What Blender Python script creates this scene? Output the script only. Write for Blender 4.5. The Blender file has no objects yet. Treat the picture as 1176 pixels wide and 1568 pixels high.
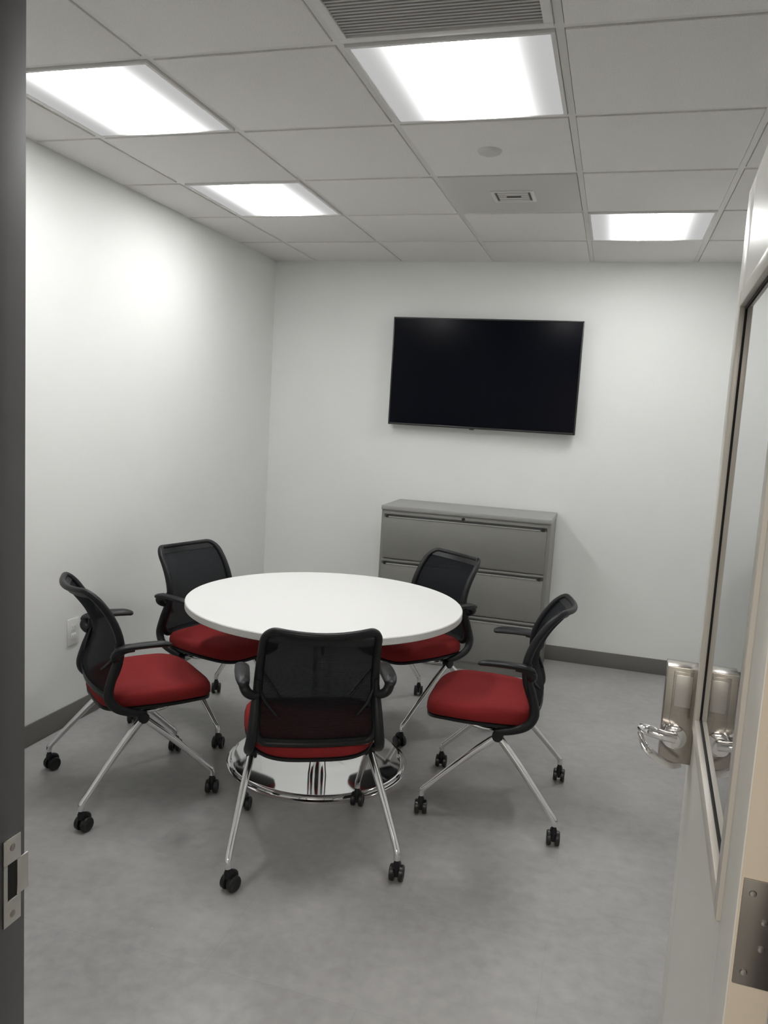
import bpy, math, random
from mathutils import Vector, Matrix, Quaternion
random.seed(3)
D=bpy.data; COL=bpy.context.scene.collection

# ------------------------------------------------------------------ materials
def new_mat(name):
    m=D.materials.new(name); m.use_nodes=True
    return m, m.node_tree, m.node_tree.nodes['Principled BSDF']
def mat(name,col,rough=.5,metal=0,noise=0,nscale=20,bump=0,bscale=200,spec=.5,coat=0,alpha=1,stretch=None):
    m,nt,b=new_mat(name); N=nt.nodes; L=nt.links
    b.inputs['Base Color'].default_value=(*col,1); b.inputs['Roughness'].default_value=rough
    b.inputs['Metallic'].default_value=metal; b.inputs['Specular IOR Level'].default_value=spec
    b.inputs['Coat Weight'].default_value=coat
    tc=N.new('ShaderNodeTexCoord')
    vec=tc.outputs['Object']
    if stretch:
        mp=N.new('ShaderNodeMapping'); mp.inputs['Scale'].default_value=stretch; L.new(vec,mp.inputs[0]); vec=mp.outputs[0]
    if noise:
        n=N.new('ShaderNodeTexNoise'); n.inputs['Scale'].default_value=nscale; n.inputs['Detail'].default_value=5
        L.new(vec,n.inputs['Vector'])
        r=N.new('ShaderNodeValToRGB'); r.color_ramp.elements[0].position=.3; r.color_ramp.elements[1].position=.7
        r.color_ramp.elements[0].color=(*[c*(1-noise) for c in col],1); r.color_ramp.elements[1].color=(*[min(1,c*(1+noise)) for c in col],1)
        L.new(n.outputs['Fac'],r.inputs[0]); L.new(r.outputs[0],b.inputs['Base Color'])
    if bump:
        n=N.new('ShaderNodeTexNoise'); n.inputs['Scale'].default_value=bscale; n.inputs['Detail'].default_value=3
        L.new(vec,n.inputs['Vector'])
        bp=N.new('ShaderNodeBump'); bp.inputs['Strength'].default_value=bump; bp.inputs['Distance'].default_value=.002
        L.new(n.outputs['Fac'],bp.inputs['Height']); L.new(bp.outputs[0],b.inputs['Normal'])
    return m
M={}
M['wall']=mat('painted_wall',(.81,.82,.80),.55,noise=.012,nscale=3,bump=.15,bscale=180,spec=.3)
M['ctile']=mat('mineral_ceiling_tile',(.74,.72,.695),.95,noise=.07,nscale=260,bump=.4,bscale=300,spec=.1)
M['tbar']=mat('ceiling_grid_metal',(.68,.665,.645),.5)
M['tgap']=mat('ceiling_void_dark',(.10,.10,.098),.9)
M['metalpanel']=mat('painted_metal_panel',(.55,.54,.525),.6)
M['grille']=mat('grille_metal',(.42,.41,.40),.5)
M['base']=mat('rubber_baseboard',(.15,.145,.135),.5)
M['frame']=mat('door_frame_paint',(.12,.115,.118),.45)
M['door']=mat('door_paint',(.66,.64,.59),.35,noise=.01,nscale=4)
M['dooredge']=mat('door_edge_paint',(.66,.58,.47),.4)
M['bead']=mat('glazing_bead',(.52,.49,.44),.35)
M['steel']=mat('satin_steel',(.62,.60,.57),.28,1,noise=.04,nscale=40,stretch=(1,1,30))
M['lock']=mat('lock_case_steel',(.46,.43,.39),.22,1,noise=.05,nscale=30,stretch=(1,1,20))
M['hinge']=mat('hinge_steel',(.36,.33,.30),.4,1)
M['chrome']=mat('chrome',(.86,.86,.87),.06,1)
M['chromeleg']=mat('chrome_legs',(.80,.80,.81),.12,1)
M['black']=mat('black_plastic',(.007,.008,.009),.42,spec=.35)
M['blackrub']=mat('caster_rubber',(.010,.010,.011),.35)
M['red']=mat('red_fabric',(.235,.020,.020),.85,noise=.12,nscale=350,bump=.5,bscale=500,spec=.2)
M['tabletop']=mat('white_laminate',(.80,.80,.785),.38)
M['tableedge']=mat('laminate_edge',(.66,.66,.64),.4)
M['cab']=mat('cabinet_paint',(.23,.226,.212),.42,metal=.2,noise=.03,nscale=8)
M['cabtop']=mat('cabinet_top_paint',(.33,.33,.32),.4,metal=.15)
M['cabslot']=mat('drawer_pull_shadow_gap',(.10,.10,.095),.5)
M['tvb']=mat('tv_bezel',(.02,.02,.02),.3)
M['tvs']=mat('tv_screen',(.0015,.002,.005),.18,spec=.10)
M['plate']=mat('outlet_plastic',(.78,.78,.76),.35)
M['plate_d']=mat('slot_dark',(.03,.03,.03),.6)
M['hole']=mat('void_black',(.01,.01,.01),.8)
def floor_mat():
    m,nt,b=new_mat('grey_vinyl_floor'); N=nt.nodes; L=nt.links
    tc=N.new('ShaderNodeTexCoord')
    n1=N.new('ShaderNodeTexNoise'); n1.inputs['Scale'].default_value=2.2; n1.inputs['Detail'].default_value=8; n1.inputs['Roughness'].default_value=.65
    n2=N.new('ShaderNodeTexNoise'); n2.inputs['Scale'].default_value=22; n2.inputs['Detail'].default_value=6
    L.new(tc.outputs['Object'],n1.inputs['Vector']); L.new(tc.outputs['Object'],n2.inputs['Vector'])
    mx=N.new('ShaderNodeMix'); mx.data_type='FLOAT'; mx.inputs[0].default_value=.38
    L.new(n1.outputs['Fac'],mx.inputs[2]); L.new(n2.outputs['Fac'],mx.inputs[3])
    r=N.new('ShaderNodeValToRGB'); e=r.color_ramp.elements
    e[0].position=.36; e[0].color=(.30,.295,.29,1); e[1].position=.64; e[1].color=(.415,.409,.401,1)
    L.new(mx.outputs[0],r.inputs[0])
    mp=N.new('ShaderNodeMapping'); mp.inputs['Location'].default_value=(.13,.21,0)
    L.new(tc.outputs['Object'],mp.inputs[0])
    br=N.new('ShaderNodeTexBrick'); br.inputs['Scale'].default_value=1; br.inputs['Brick Width'].default_value=.91; br.inputs['Row Height'].default_value=.457
    br.inputs['Mortar Size'].default_value=.001; br.inputs['Mortar Smooth'].default_value=.3
    br.inputs['Color1'].default_value=(1,1,1,1); br.inputs['Color2'].default_value=(.97,.97,.97,1); br.inputs['Mortar'].default_value=(.88,.88,.88,1)
    L.new(mp.outputs[0],br.inputs['Vector'])
    mm=N.new('ShaderNodeMix'); mm.data_type='RGBA'; mm.blend_type='MULTIPLY'; mm.inputs[0].default_value=1
    L.new(r.outputs[0],mm.inputs[6]); L.new(br.outputs['Color'],mm.inputs[7])
    vo=N.new('ShaderNodeTexVoronoi'); vo.inputs['Scale'].default_value=5; L.new(tc.outputs['Object'],vo.inputs['Vector'])
    lt=N.new('ShaderNodeMath'); lt.operation='LESS_THAN'; lt.inputs[1].default_value=.020; L.new(vo.outputs['Distance'],lt.inputs[0])
    sc_=N.new('ShaderNodeSeparateColor'); L.new(vo.outputs['Color'],sc_.inputs[0])
    ml=N.new('ShaderNodeMath'); ml.operation='MULTIPLY'; L.new(lt.outputs[0],ml.inputs[0]); L.new(sc_.outputs[0],ml.inputs[1])
    sp=N.new('ShaderNodeMix'); sp.data_type='RGBA'; sp.inputs[7].default_value=(.62,.61,.59,1)
    L.new(ml.outputs[0],sp.inputs[0]); L.new(mm.outputs[2],sp.inputs[6]); L.new(sp.outputs[2],b.inputs['Base Color'])
    rr=N.new('ShaderNodeMapRange'); rr.inputs[3].default_value=.28; rr.inputs[4].default_value=.50
    L.new(n2.outputs['Fac'],rr.inputs[0]); L.new(rr.outputs[0],b.inputs['Roughness'])
    b.inputs['Specular IOR Level'].default_value=.5
    return m
M['floor']=floor_mat()
def mesh_mat():
    m,nt,b=new_mat('black_mesh_fabric'); N=nt.nodes; L=nt.links
    b.inputs['Base Color'].default_value=(.006,.0075,.010,1); b.inputs['Roughness'].default_value=.8; b.inputs['Specular IOR Level'].default_value=.15
    tr=N.new('ShaderNodeBsdfTransparent'); mix=N.new('ShaderNodeMixShader')
    tc=N.new('ShaderNodeTexCoord'); w=N.new('ShaderNodeTexWave'); w.bands_direction='Z'; w.inputs['Scale'].default_value=90
    L.new(tc.outputs['Object'],w.inputs['Vector'])
    mr=N.new('ShaderNodeMapRange'); mr.inputs[3].default_value=.94; mr.inputs[4].default_value=.98
    L.new(w.outputs['Fac'],mr.inputs[0]); L.new(mr.outputs[0],mix.inputs[0])
    L.new(tr.outputs[0],mix.inputs[1]); L.new(b.outputs[0],mix.inputs[2])
    L.new(mix.outputs[0],N['Material Output'].inputs[0]); return m
M['mesh']=mesh_mat()
def glass_mat():
    m,nt,b=new_mat('clear_glass'); N=nt.nodes; L=nt.links
    tr=N.new('ShaderNodeBsdfTransparent'); tr.inputs[0].default_value=(.93,.95,.93,1)
    gl=N.new('ShaderNodeBsdfGlossy'); gl.inputs['Roughness'].default_value=.02
    lw=N.new('ShaderNodeLayerWeight'); lw.inputs[0].default_value=.35
    mix=N.new('ShaderNodeMixShader'); L.new(lw.outputs['Fresnel'],mix.inputs[0]); L.new(tr.outputs[0],mix.inputs[1]); L.new(gl.outputs[0],mix.inputs[2])
    L.new(mix.outputs[0],N['Material Output'].inputs[0]); return m
M['glass']=glass_mat()
LIGHT_HI=36.0; LIGHT_LO=.5
def lens_mat():
    m,nt,b=new_mat('led_panel_lens'); N=nt.nodes; L=nt.links
    tc=N.new('ShaderNodeTexCoord'); sp=N.new('ShaderNodeSeparateXYZ'); L.new(tc.outputs['Object'],sp.inputs[0])
    ab=N.new('ShaderNodeMath'); ab.operation='ABSOLUTE'; L.new(sp.outputs[0],ab.inputs[0])
    mr=N.new('ShaderNodeMapRange')
    mr.inputs[1].default_value=.05; mr.inputs[2].default_value=.295; mr.inputs[3].default_value=1; mr.inputs[4].default_value=0
    L.new(ab.outputs[0],mr.inputs[0])
    pw=N.new('ShaderNodeMath'); pw.operation='POWER'; pw.inputs[1].default_value=5; L.new(mr.outputs[0],pw.inputs[0])
    ma=N.new('ShaderNodeMath'); ma.operation='MULTIPLY_ADD'; ma.inputs[1].default_value=LIGHT_HI; ma.inputs[2].default_value=LIGHT_LO; L.new(pw.outputs[0],ma.inputs[0])
    em=N.new('ShaderNodeEmission'); em.inputs[0].default_value=(.995,.99,.985,1); L.new(ma.outputs[0],em.inputs[1])
    L.new(em.outputs[0],N['Material Output'].inputs[0]); return m
M['lens']=lens_mat()

# ------------------------------------------------------------------ geometry helper
class Geo:
    def __init__(s): s.v=[];s.f=[];s.m=[];s.sm=[];s.mats=[]
    def mi(s,k):
        if k not in s.mats: s.mats.append(k)
        return s.mats.index(k)
    def add(s,vs,fs,k,smooth=False,mx=None):
        o=len(s.v); i=s.mi(k)
        for v in vs:
            v=Vector(v); s.v.append(mx@v if mx else v)
        for f in fs: s.f.append([a+o for a in f]); s.m.append(i); s.sm.append(smooth)
    def box(s,lo,hi,k,bev=0,mx=None):
        x0,y0,z0=lo;x1,y1,z1=hi
        if bev<=0:
            vs=[(x0,y0,z0),(x1,y0,z0),(x1,y1,z0),(x0,y1,z0),(x0,y0,z1),(x1,y0,z1),(x1,y1,z1),(x0,y1,z1)]
            s.add(vs,[(0,3,2,1),(4,5,6,7),(0,1,5,4),(1,2,6,5),(2,3,7,6),(3,0,4,7)],k,mx=mx); return
        import bmesh
        bm=bmesh.new(); bmesh.ops.create_cube(bm,size=1)
        for v in bm.verts: v.co=Vector(((x0+x1)/2+v.co.x*(x1-x0),(y0+y1)/2+v.co.y*(y1-y0),(z0+z1)/2+v.co.z*(z1-z0)))
        bmesh.ops.bevel(bm,geom=bm.edges[:],offset=bev,segments=2,profile=.5,affect='EDGES')
        bm.verts.index_update()
        s.add([v.co.copy() for v in bm.verts],[[v.index for v in f.verts] for f in bm.faces],k,mx=mx); bm.free()
    def lathe(s,prof,k,seg=48,mx=None,smooth=True):
        vs=[];fs=[]
        for r,z in prof:
            for i in range(seg):
                a=2*math.pi*i/seg; vs.append((r*math.cos(a),r*math.sin(a),z))
        for j in range(len(prof)-1):
            for i in range(seg):
                i2=(i+1)%seg; fs.append((j*seg+i,j*seg+i2,(j+1)*seg+i2,(j+1)*seg+i))
        if prof[0][0]>1e-6: fs.append(tuple(range(seg))[::-1])
        if prof[-1][0]>1e-6: fs.append(tuple((len(prof)-1)*seg+i for i in range(seg)))
        s.add(vs,fs,k,smooth,mx)
    def tube(s,pts,rad,k,seg=12,up=(0,0,1),sub=5,closed=False,ratio=1,mx=None,cap=True):
        P=[Vector(p) for p in pts]; n=len(P)
        if not isinstance(rad,(list,tuple)): rad=[rad]*n
        if sub>1:
            Q=[];R=[]
            rng=range(n if closed else n-1)
            for i in rng:
                g=lambda j:P[j%n] if closed else P[max(0,min(n-1,j))]
                p0,p1,p2,p3=g(i-1),g(i),g(i+1),g(i+2)
                r1=rad[i];r2=rad[(i+1)%n]
                for q in range(sub):
                    t=q/sub
                    Q.append(.5*((2*p1)+(-p0+p2)*t+(2*p0-5*p1+4*p2-p3)*t*t+(-p0+3*p1-3*p2+p3)*t**3)); R.append(r1+(r2-r1)*t)
            if not closed: Q.append(P[-1]);R.append(rad[-1])
            P,rad=Q,R; n=len(P)
        T=[]
        for i in range(n):
            a=P[(i-1)%n] if (closed or i>0) else P[i]; b=P[(i+1)%n] if (closed or i<n-1) else P[i]
            T.append((b-a).normalized())
        u=Vector(up); u=(u-T[0]*u.dot(T[0])); 
        if u.length<1e-4: u=T[0].orthogonal()
        u.normalize(); vs=[];fs=[]
        for i in range(n):
            if i: u=(T[i-1].rotation_difference(T[i])@u); u=(u-T[i]*u.dot(T[i])).normalized()
            w=T[i].cross(u)
            for j in range(seg):
                a=2*math.pi*j/seg; vs.append(P[i]+w*math.cos(a)*rad[i]+u*math.sin(a)*rad[i]*ratio)
        for i in range(n if closed else n-1):
            for j in range(seg):
                j2=(j+1)%seg; i2=(i+1)%n; fs.append((i*seg+j,i*seg+j2,i2*seg+j2,i2*seg+j))
        if not closed and cap:
            fs.append(tuple(range(seg))[::-1]); fs.append(tuple((n-1)*seg+j for j in range(seg)))
        s.add(vs,fs,k,True,mx)
    def data(s,name):
        me=D.meshes.new(name); me.from_pydata([tuple(v) for v in s.v],[],s.f)
        for k in s.mats: me.materials.append(M[k])
        for i,p in enumerate(me.polygons): p.material_index=s.m[i]; p.use_smooth=s.sm[i]
        import bmesh
        bm=bmesh.new(); bm.from_mesh(me); bmesh.ops.recalc_face_normals(bm,faces=bm.faces[:]); bm.to_mesh(me); bm.free()
        me.update(); 
        try: me.set_sharp_from_angle(angle=math.radians(40))
        except Exception: pass
        return me
    def obj(s,name,parent=None,loc=(0,0,0),rz=0):
        o=D.objects.new(name,s.data(name)); COL.objects.link(o); o.location=loc; o.rotation_euler[2]=rz
        if parent: o.parent=parent
        return o
def empty(name,loc=(0,0,0),rz=0):
    o=D.objects.new(name,None); o.empty_display_size=.1; COL.objects.link(o); o.location=loc; o.rotation_euler[2]=rz; return o
def link(name,me,parent,loc=(0,0,0)):
    o=D.objects.new(name,me); COL.objects.link(o); o.parent=parent; o.location=loc; return o

# ------------------------------------------------------------------ room shell
H=2.577; XL=-1.541; XR=1.62; YF=-4.39; YO=-4.53; T=.61
JL=.114; JR=1.062; DH=2.045
g=Geo(); g.box((XL-.1,-7.2,-.08),(3.0,.1,0),'floor'); g.obj('floor')
g=Geo(); g.box((XL-.1,YO,0),(XL,.1,H+.2),'wall'); g.obj('wall_left')
g=Geo(); g.box((XL,0,0),(XR,.1,H+.2),'wall'); g.obj('wall_back')
g=Geo(); g.box((XR,YO,0),(XR+.1,.1,H+.2),'wall'); g.obj('wall_right')
g=Geo(); g.box((XL,YO,0),(JL-.05,YF,H+.2),'wall'); g.box((JR+.05,YO,0),(XR,YF,H+.2),'wall'); g.box((JL-.05,YO,DH+.05),(JR+.05,YF,H+.2),'wall'); g.obj('wall_front')
g=Geo(); g.box((XL-.1,-7.3,0),(3.0,-7.2,H+.2),'wall'); g.obj('wall_corridor')
g=Geo(); g.box((XL-.1,-7.2,H),(3.0,YO,H+.1),'ctile'); g.obj('ceiling_corridor')
for nm,lo,hi in (('left',(XL,YF,0),(XL+.008,0,.1)),('back',(XL,-.008,0),(XR,0,.1)),('right',(XR-.008,YF,0),(XR,0,.1)),('front',(XL,YF,0),(JL-.06,YF+.008,.1))):
    g=Geo(); g.box(lo,hi,'base',.002); g.obj('baseboard_'+nm)
rows=[0,-.591]+[-.591-T*i for i in range(1,8)]
rows=[r for r in rows if r>YF]+[YF]
cols=[XL,-2*T,-T,0,T,2*T,XR]
special={(1,4):'light',(1,2):'light',(3,4):'light',(4,1):'light',(3,5):'grille',(3,2):'vent'}
g=Geo(); g.box((XL,YF,H+.02),(XR,0,H+.1),'tgap')
for ci in range(len(cols)-1):
    for ri in range(len(rows)-1):
        x0,x1=cols[ci],cols[ci+1]; y1,y0=rows[ri],rows[ri+1]
        k=special.get((ci,ri))
        if k in('light','grille'): continue
        g.box((x0+.0135,y0+.0135,H),(x1-.0135,y1-.0135,H+.018),'metalpanel' if k=='vent' else 'ctile',.002)
for c in cols[1:-1]: g.box((c-.0115,YF,H+.005),(c+.0115,0,H+.02),'tbar')
for r in rows[1:-1]: g.box((XL,r-.0115,H+.0052),(XR,r+.0115,H+.02),'tbar')
for lo,hi in (((XL,-.02,H+.004),(XR,0,H+.02)),((XL,YF,H+.004),(XL+.02,0,H+.02)),((XR-.02,YF,H+.004),(XR,0,H+.02)),((XL,YF,H+.004),(XR,YF+.02,H+.02))): g.box(lo,hi,'tbar')
g.obj('ceiling')
fr=Geo(); a=.292
for lo,hi in (((-a,-a,-.004),(a,-a+.012,.014)),((-a,a-.012,-.004),(a,a,.014)),((-a,-a+.012,-.004),(-a+.012,a-.012,.014)),((a-.012,-a+.012,-.004),(a,a-.012,.014))): fr.box(lo,hi,'tbar',.0015)
frd=fr.data('panel_frame')
ln=Geo(); b=a-.012
ln.add([(-b,-b,0),(b,-b,0),(b,b,0),(-b,b,0),(-b,-b,.012),(b,-b,.012),(b,b,.012),(-b,b,.012)],[(0,3,2,1),(4,5,6,7),(0,1,5,4),(1,2,6,5),(2,3,7,6),(3,0,4,7)],'lens')
lnd=ln.data('panel_lens')
for (ci,ri),k in special.items():
    if k!='light': continue
    e=empty('ceiling_light_panel',((cols[ci]+cols[ci+1])/2,(rows[ri]+rows[ri+1])/2,H))
    link('frame',frd,e); link('lens',lnd,e)
e=empty('ceiling_air_grille',((cols[3]+cols[4])/2,(rows[5]+rows[6])/2,H))
g=Geo()
for lo,hi in (((-a,-a,-.004),(a,-a+.025,.014)),((-a,a-.025,-.004),(a,a,.014)),((-a,-a+.025,-.004),(-a+.025,a-.025,.014)),((a-.025,-a+.025,-.004),(a,a-.025,.014))): g.box(lo,hi,'tbar',.0015)
g.obj('frame',e); g=Geo()
n=34
for i in range(n):
    y=-a+.03+(2*a-.06)*(i+.5)/n
    g.box((-a+.025,y-.005,.0),(a-.025,y+.003,.012),'grille')
g.obj('louvers',e)
e=empty('supply_air_register',(.305,-1.505,H))
g=Geo(); g.box((-.095,-.085,-.006),(.095,-.07,0),'tbar',.001); g.box((-.095,.07,-.006),(.095,.085,0),'tbar',.001)
g.box((-.095,-.07,-.006),(-.08,.07,0),'tbar',.001); g.box((.08,-.07,-.006),(.095,.07,0),'tbar',.001)
g.box((-.08,-.07,-.0012),(.08,.07,0),'cabslot')
for i in range(4):
    y=-.048+i*.032; g.box((-.068,y-.006,-.007),(.068,y+.010,-.0015),'tbar')
g.box((-.03,-.02,-.0085),(.035,.0,-.0065),'plate_d'); 
g.obj('vanes',e)
e=empty('ceiling_smoke_sensor',(.288,-2.116,H)); g=Geo(); g.lathe([(0,-.014),(.03,-.014),(.042,-.009),(.047,0)],'metalpanel',40); g.obj('sensor_disc',e)

# ------------------------------------------------------------------ door frame + door
g=Geo()
g.box((JL-.05,YO-.012,0),(JL,YF+.002,DH),'frame',.002); g.box((JR,YO-.012,0),(JR+.05,YF+.002,DH),'frame',.002)
g.box((JL-.05,YO-.012,DH),(JR+.05,YF+.002,DH+.05),'frame',.002)
g.box((JL,-4.50,0),(JL+.014,-4.455,DH),'frame',.002); g.box((JR-.014,-4.50,0),(JR,-4.455,DH),'frame',.002)
g.obj('trim_1')
e=empty('strike_plate',(JL,-4.414,.903))
g=Geo(); 
for z0,z1 in ((-.062,-.026),(.026,.062)): g.box((0,-.016,z0),(.0025,.016,z1),'steel',.0008)
g.box((0,-.016,-.026),(.0025,-.009,.026),'steel'); g.box((0,.009,-.026),(.0025,.030,.026),'steel',.0008); g.box((0,-.009,-.026),(.0008,.009,.026),'hole')
for z in (-.048,.048): g.lathe([(0,.0035),(.004,.0033),(.005,.0025)],'hinge',16,mx=Matrix.Translation((0,0,z))@Matrix.Rotation(math.radians(90),4,'Y'))
g.obj('plate',e)
dx,dy=1.052-1.011,-3.50+4.37; W=math.hypot(dx,dy); ang=-math.atan2(dx,dy)
de=empty('door_1',(1.011,-4.37,0),ang)
t=.044; l1=W-.125; z0,z1=.98,1.81; g=Geo()
l0=.11
g.box((0,0,.01),(t,l0,2.03),'door',.0015); g.box((0,l1,.01),(t,W,2.03),'door',.0015)
g.box((0,l0,.01),(t,l1,z0),'door'); g.box((0,l0,z1),(t,l1,2.03),'door')
g.box((.002,-.0012,.012),(t-.002,.0,2.028),'dooredge')
g.obj('leaf',de)
g=Geo(); bw=.022
for xs in ((-.006,.010),(t-.010,t+.006)):
    g.box((xs[0],l0-.008,z0-.008),(xs[1],l0+bw,z1+.008),'bead',.002); g.box((xs[0],l1-bw,z0-.008),(xs[1],l1+.008,z1+.008),'bead',.002)
    g.box((xs[0],l0+bw,z0-.008),(xs[1],l1-bw,z0+bw),'bead',.002); g.box((xs[0],l0+bw,z1-bw),(xs[1],l1-bw,z1+.008),'bead',.002)
gx=.0055
for lo,hi in (((gx-.002,l0+bw,z0+bw),(gx-.0002,l0+bw+.006,z1-bw)),((gx-.002,l1-bw-.006,z0+bw),(gx-.0002,l1-bw,z1-bw)),((gx-.002,l0+bw,z0+bw),(gx-.0002,l1-bw,z0+bw+.005)),((gx-.002,l0+bw,z1-bw-.005),(gx-.0002,l1-bw,z1-bw))): g.box(lo,hi,'hole')
g.obj('glazing_frame',de)
g=Geo(); g.add([(gx,l0+.015,z0+.015),(gx,l1-.015,z0+.015),(gx,l1-.015,z1-.015),(gx,l0+.015,z1-.015)],[(0,1,2,3)],'glass'); g.obj('glass_lite',de)
for i,z in enumerate((.22,1.03,1.84)):
    g=Geo(); g.box((.004,-.0035,z-.06),(t-.002,-.001,z+.06),'hinge',.0006)
    for dz in (-.045,-.015,.015,.045): g.lathe([(0,.0018),(.003,.0016),(.004,0)],'steel',14,mx=Matrix.Translation((.014 if abs(dz)>.03 else .028,-.0035,z+dz))@Matrix.Rotation(math.radians(90),4,'X'))
    g.lathe([(0,-.062),(.006,-.06),(.006,.06),(0,.062)],'hinge',16,mx=Matrix.Translation((t+.004,-.006,z)))
    g.obj('hinge_%d'%(i+1),de)
g=Geo(); yl=W-.062; q=Matrix.Translation((0,0,-.015))
g.box((-.062,yl-.028,.90),(.0,yl+.028,1.10),'lock',.002,mx=q)
g.box((-.048,yl-.0305,.935),(-.008,yl-.027,1.092),'lock',.001,mx=q)
g.box((-.044,yl-.032,1.02),(-.012,yl-.030,1.085),'steel',.0008,mx=q)
g.tube([(-.04,yl-.03,.955),(-.04,yl-.055,.955)],.015,'chrome',20,sub=1,mx=q)
g.lathe([(0,0),(.024,0),(.024,.006),(.018,.010)],'chrome',32,mx=q@Matrix.Translation((-.036,yl-.028,.955))@Matrix.Rotation(math.radians(90),4,'X'))
g.tube([(-.035,yl-.05,.960),(-.06,yl-.055,.964),(-.085,yl-.05,.967),(-.100,yl-.035,.966)],[.013,.013,.014,.010],'chrome',16,sub=5,ratio=.8,mx=q)
g.tube([(-.104,yl-.045,.958),(-.085,yl-.060,.930),(-.045,yl-.055,.906),(-.02,yl-.04,.903)],[.007,.010,.009,.006],'chrome',14,mx=q,ratio=.6)
g.obj('lever_lock',de)

# ------------------------------------------------------------------ outlet
e=empty('wall_outlet',(XL,-2.14,.452)); g=Geo()
g.box((0,-.040,-.064),(.006,.040,.064),'plate',.002)
for s in (-.022,.022):
    g.box((.006,-.017,s-.015),(.009,.017,s+.015),'plate',.0015)
    for y in (-.007,.007): g.box((.009,y-.001,s-.004),(.0093,y+.001,s+.006),'plate_d')
g.obj('faceplate',e)

# ------------------------------------------------------------------ television
e=empty('television',(-.018,-.075,1.852),0); g=Geo(); w,h=.617,.355
g.box((-w,.004,-h),(w,.035,h),'tvb',.003); 
bz=.009
g.box((-w,-.006,-h),(w,.004,-h+bz+.004),'tvb',.002); g.box((-w,-.006,h-bz),(w,.004,h),'tvb',.002)
g.box((-w,-.006,-h),(-w+bz,.004,h),'tvb',.002); g.box((w-bz,-.006,-h),(w,.004,h),'tvb',.002)
g.box((-.35,.03,-.25),(.35,.055,.2),'tvb',.01)
g.box((-.06,-.008,-h-.006),(-.03,.003,-h+.002),'tvb'); 
g.obj('housing',e); g=Geo(); g.box((-w+bz,-.001,-h+bz+.004),(w-bz,.0035,h-bz),'tvs'); g.obj('screen',e)
g=Geo(); g.box((-.25,.05,-.2),(.25,.074,.15),'hinge'); g.obj('wall_mount',e)

# ------------------------------------------------------------------ lateral file cabinet
e=empty('lateral_file_cabinet',(-.002,-.243,0)); g=Geo(); cw,cd,ch=.528,.225,.99
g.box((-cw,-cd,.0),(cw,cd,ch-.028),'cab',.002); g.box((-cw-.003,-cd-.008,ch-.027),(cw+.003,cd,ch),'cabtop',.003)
g.obj('carcass',e)
dh=(ch-.028-.06)/3
for i in range(3):
    g=Geo(); zt=ch-.034-i*dh-.004; zb=zt-dh+.008; y0=-cd-.018
    g.box((-cw+.02,y0,zb),(cw-.02,-cd,zt-.034),'cab',.002)
    g.box((-cw+.02,y0+.010,zt-.034),(cw-.02,-cd,zt-.014),'cabslot'); g.box((-cw+.02,y0,zt-.014),(cw-.02,-cd,zt),'cab',.002)
    g.box((-cw+.05,y0-.003,zt-.034),(cw-.06,y0+.008,zt-.027),'cabtop',.002)
    for sx in (-cw+.033,cw-.051): g.box((sx,y0-.003,zt-.035),(sx+.018,y0+.010,zt-.014),'tvb',.001)
    g.obj('drawer_%d'%(i+1),e)
g=Geo(); g.lathe([(0,.005),(.010,.005),(.011,0)],'tvb',20,mx=Matrix.Translation((0.0,-cd-.018,ch-.042))@Matrix.Rotation(math.radians(90),4,'X')); g.obj('lock',e)

# ------------------------------------------------------------------ round table
e=empty('round_meeting_table',(-.305,-2.06,0)); R=.598
g=Geo(); g.lathe([(0,.708),(R-.004,.708),(R,.711),(R,.735),(R-.003,.738)],'tableedge',128); g.lathe([(R-.003,.738),(R-.003,.7381),(0,.7381)],'tabletop',128); g.obj('top',e)
g=Geo(); g.lathe([(.399,0),(.400,.004),(.400,.010),(.394,.013),(.386,.013),(.384,.017),(.384,.024),(.380,.027),(.37,.0275),(.2,.029),(.06,.030),(.052,.033),(.05,.045)],'chrome',128); g.obj('base',e)
g=Geo(); g.lathe([(.042,.04),(.042,.69)],'chrome',64); g.lathe([(.09,.69),(.09,.70),(.2,.70),(.2,.708)],'black',48); g.obj('column',e)

# ------------------------------------------------------------------ chair parts (shared meshes)
def outline(n,hw,hd,p):
    out=[]
    for i in range(n):
        a=2*math.pi*i/n; c,s=math.cos(a),math.sin(a)
        out.append((hw*math.copysign(abs(c)**(2/p),c),hd*math.copysign(abs(s)**(2/p),s)))
    return out
def seatgeo():
    g=Geo(); n=96; o=outline(n,.235,.220,3.8); cy=.062
    def rings(rs,k,cap0,cap1):
        vs=[];fs=[]
        for s,z in rs:
            for x,y in o:
                X=x*s*(1-.10*max(0,-y/.232)); Y=y*s
                zz=z-.022*max(0,(Y-.10)/.13)**2 - .012*max(0,(-Y-.08)/.13)**2 + .006*(X/.235)**2
                vs.append((X,Y+cy,zz))
        for j in range(len(rs)-1):
            for i in range(n):
                i2=(i+1)%n; fs.append((j*n+i,j*n+i2,(j+1)*n+i2,(j+1)*n+i))
        if cap0: fs.append(tuple(range(n))[::-1])
        if cap1: fs.append(tuple((len(rs)-1)*n+i for i in range(n)))
        g.add(vs,fs,k,True)
    rings([(.9,.408),(.975,.412),(1,.422),(1.0,.440),(.988,.453),(.955,.463),(.88,.469),(.7,.470),(.4,.468),(.15,.467)],'red',True,True)
    rings([(.6,.380),(.88,.388),(.985,.398),(.99,.408),(.9,.415)],'black',True,False)
    return g
YS=[(0,-.160),(.12,-.170),(.32,-.146),(.52,-.144),(.75,-.184),(1,-.262)]
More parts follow.
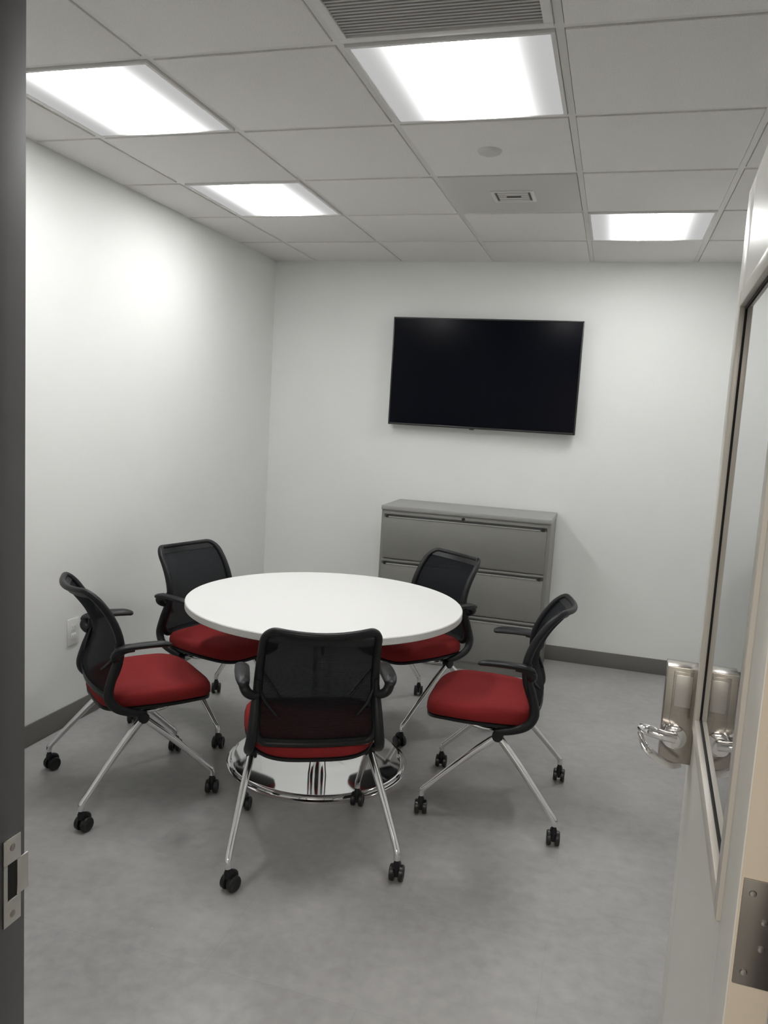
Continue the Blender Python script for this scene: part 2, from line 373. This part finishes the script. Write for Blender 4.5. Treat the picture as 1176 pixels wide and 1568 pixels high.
def backP(u,t):
    n=len(YS); k=0
    while k<n-2 and t>YS[k+1][0]: k+=1
    (ta,ya),(tb,yb)=YS[k],YS[k+1]
    def sl(i):
        i0=max(0,i-1); i1=min(n-1,i+1); return (YS[i1][1]-YS[i0][1])/(YS[i1][0]-YS[i0][0])
    h=tb-ta; s=(t-ta)/h
    y=(2*s**3-3*s*s+1)*ya+(s**3-2*s*s+s)*h*sl(k)+(-2*s**3+3*s*s)*yb+(s**3-s*s)*h*sl(k+1)
    hw=.204-.019*t+.003*math.sin(t*math.pi)
    z=.450+.400*t+.012*t*u*u
    return Vector((u*hw,y+.050*u*u*(.5+.5*t),z))
def rrpath(m=10,ru=.22,rt=.13):
    pts=[]
    def arc(cu,ct,a0):
        for i in range(m+1):
            a=a0+math.pi/2*i/m; pts.append((cu+ru*math.cos(a),ct+rt*math.sin(a)))
    def seg(p,q,k):
        for i in range(1,k): pts.append((p[0]+(q[0]-p[0])*i/k,p[1]+(q[1]-p[1])*i/k))
    arc(1-ru,1-rt,0); seg((1-ru,1),(-1+ru,1),10); arc(-1+ru,1-rt,math.pi/2); seg((-1,1-rt),(-1,rt),12)
    arc(-1+ru,rt,math.pi); seg((-1+ru,0),(1-ru,0),10); arc(1-ru,rt,3*math.pi/2); seg((1,rt),(1,1-rt),12)
    return pts
def backgeo():
    g=Geo(); pp=rrpath()
    rad=[.0115+.005*max(0,abs(u)-.8)/.2*(1-abs(t-.35)) for u,t in pp]
    g.tube([backP(u,t) for u,t in pp],rad,'black',12,sub=1,closed=True,up=(0,1,0))
    def band(t0,t1,us,dy):
        vs=[];fs=[]; nu=16
        for off in (-dy,dy):
            for i in range(nu+1):
                u=-us+2*us*i/nu
                for t in (t0,t1):
                    p=backP(u,t); p.y+=off; vs.append(p)
        for s in (0,1):
            o=s*(nu+1)*2
            for i in range(nu): fs.append((o+2*i,o+2*i+2,o+2*i+3,o+2*i+1))
        o=(nu+1)*2
        for i in range(nu): fs.append((2*i,2*i+2,o+2*i+2,o+2*i)); fs.append((2*i+1,2*i+3,o+2*i+3,o+2*i+1))
        g.add(vs,fs,'black',True)
    band(.935,.99,.9,.006); band(.01,.05,.88,.006)
    for s in (-1,1):
        g.tube([backP(s*.97,.42)+Vector((0,-.004,0)),backP(s*.85,.33)+Vector((0,-.012,0)),backP(s*.66,.24)+Vector((0,-.014,0))],[.007,.006,.005],'black',8)
    return g
def meshgeo():
    g=Geo(); nu,nt=20,20; vs=[];fs=[]
    for i in range(nt+1):
        t=.02+.96*i/nt; 
        e=1.0; d=min(t,1-t)
        if d<.13: e=1-.22*(1-math.sqrt(max(0,1-((.13-d)/.13)**2)))
        for j in range(nu+1): vs.append(backP((-1+2*j/nu)*.985*e,t))
    for i in range(nt):
        for j in range(nu): fs.append((i*(nu+1)+j,i*(nu+1)+j+1,(i+1)*(nu+1)+j+1,(i+1)*(nu+1)+j))
    g.add(vs,fs,'mesh',True); return g
def armgeo(s):
    g=Geo()
    g.tube([(s*.210,-.012,.380),(s*.220,-.07,.396),(s*.222,-.125,.424),(s*.214,-.150,.470),(s*.208,-.136,.54),(s*.204,-.118,.60),(s*.200,-.118,.66)],[.013,.015,.017,.019,.017,.014,.008],'black',12,up=(0,0,1))
    g.tube([(s*.203,-.120,.608),(s*.220,-.130,.612),(s*.236,-.134,.625),(s*.246,-.122,.643),(s*.248,-.10,.653),(s*.249,-.07,.655)],[.015,.016,.017,.017,.017,.016],'black',12)
    g.tube([(s*.244,-.140,.640),(s*.247,-.130,.650),(s*.250,-.10,.657),(s*.251,-.04,.660),(s*.250,.030,.658),(s*.248,.060,.653),(s*.247,.070,.650)],[.010,.020,.025,.027,.026,.020,.009],'black',16,ratio=.48,sub=4)
    return g
HUBY=-.02
def leggeo():
    g=Geo()
    for s in (-1,1):
        hub=Vector((s*.208,HUBY,.366))
        for fx,fy in ((.222,.25),(.278,-.25)):
            end=Vector((s*fx,fy,.112)); d=(end-hub)
            g.tube([hub,hub+d*.35+Vector((0,0,.006)),hub+d*.7+Vector((0,0,.004)),hub+d*.93,end+Vector((0,math.copysign(.006,fy),-.008)),end+Vector((0,math.copysign(.008,fy),-.03))],[.0145,.0135,.012,.0115,.0115,.0115],'chromeleg',12)
        g.lathe([(0,-.018),(.02,-.018),(.022,-.012),(.022,.012),(.02,.018),(0,.018)],'black',24,mx=Matrix.Translation(hub)@Matrix.Rotation(math.radians(90),4,'Y'))
    g.tube([(-.205,HUBY,.366),(.205,HUBY,.366)],.012,'chromeleg',12,sub=1)
    g.tube([(-.16,HUBY,.366),(-.155,.10,.386),(.155,.10,.386),(.16,HUBY,.366)],.009,'chromeleg',10,sub=4)
    g.box((-.11,-.10,.362),(.11,.10,.386),'black',.008)
    return g
def castergeo(yaw):
    g=Geo(); mx=Matrix.Rotation(yaw,4,'Z')
    off=.014
    for sx in (-1,1):
        w=Matrix.Translation((sx*.0155,off,.0275))@Matrix.Rotation(math.radians(90),4,'Y')
        g.lathe([(0,-.0085),(.018,-.0085),(.0245,-.0085),(.0275,-.005),(.0275,.005),(.0245,.0085),(.018,.0085),(.015,.006),(0,.006)],'blackrub',28,mx=mx@w)
    g.box((-.006,off-.016,.018),(.006,off+.016,.058),'black',.003,mx=mx)
    g.tube([(0,off+.024,.034),(0,off+.018,.05),(0,off,.0585),(0,off-.018,.056)],[.008,.012,.013,.009],'black',10,mx=mx,up=(1,0,0))
    g.lathe([(0,.05),(.0115,.05),(.0115,.068),(.009,.072),(.009,.088)],'black',20,mx=mx)
    return g
seatd=seatgeo().data('seat'); backd=backgeo().data('back_frame'); meshd=meshgeo().data('back_mesh')
arml=armgeo(-1).data('armrest_left'); armr=armgeo(1).data('armrest_right'); legd=leggeo().data('legs')
def chair(cx,cy,fx,fy,cy_yaw):
    rz=math.atan2(-fx,fy)
    e=empty('conference_chair',(cx,cy,0),rz)
    link('seat',seatd,e); link('back_frame',backd,e); link('back_mesh',meshd,e)
    link('armrest_1',arml,e); link('armrest_2',armr,e); link('legs',legd,e)
    for i,(x,y) in enumerate(((-.222,.258),(.222,.258),(-.278,-.258),(.278,-.258))):
        link('caster_%d'%(i+1),castergeo(cy_yaw[i]-rz).data('caster'),e,(x,y,0))
chair(-.095,-2.72,-.45,.89,(.15,.1,-.35,.1))
chair(.490,-2.12,-1,-.03,(.2,.1,.1,0))
chair(-.925,-2.57,.643,.766,(.2,.3,-.3,-.2))
chair(-.950,-1.84,.955,-.295,(.3,.2,.4,.3))
chair(-.020,-1.43,-.6,-.8,(.8,.5,.3,.2))

# ------------------------------------------------------------------ corridor light + world
l=D.lights.new('corridor_ceiling_light','AREA'); l.energy=42; l.size=.6; l.color=(1,.93,.84)
o=D.objects.new('corridor_ceiling_light',l); COL.objects.link(o); o.location=(.6,-6.1,H-.02)
w=D.worlds.new('world'); bpy.context.scene.world=w; w.use_nodes=True
w.node_tree.nodes['Background'].inputs[0].default_value=(.9,.95,1,1); w.node_tree.nodes['Background'].inputs[1].default_value=.15

# ------------------------------------------------------------------ camera
cx,cy,cz,yaw,pitch,roll,f=0.8412,-5.2388,1.5542,0.2772,-0.1221,0.0583,1206.77
F=Vector((-math.sin(yaw)*math.cos(pitch),math.cos(yaw)*math.cos(pitch),math.sin(pitch)))
r=Vector((math.cos(yaw),math.sin(yaw),0)); u=r.cross(F)
r2=r*math.cos(roll)+u*math.sin(roll); u2=-r*math.sin(roll)+u*math.cos(roll)
c=D.cameras.new('camera'); c.sensor_fit='HORIZONTAL'; c.sensor_width=36; c.lens=36*f/1176; c.clip_start=.02
o=D.objects.new('camera',c); COL.objects.link(o)
o.matrix_world=Matrix(((r2.x,u2.x,-F.x,cx),(r2.y,u2.y,-F.y,cy),(r2.z,u2.z,-F.z,cz),(0,0,0,1)))
bpy.context.scene.camera=o
sc=bpy.context.scene; sc.view_settings.view_transform='Standard'; sc.view_settings.look='None'; sc.view_settings.exposure=0
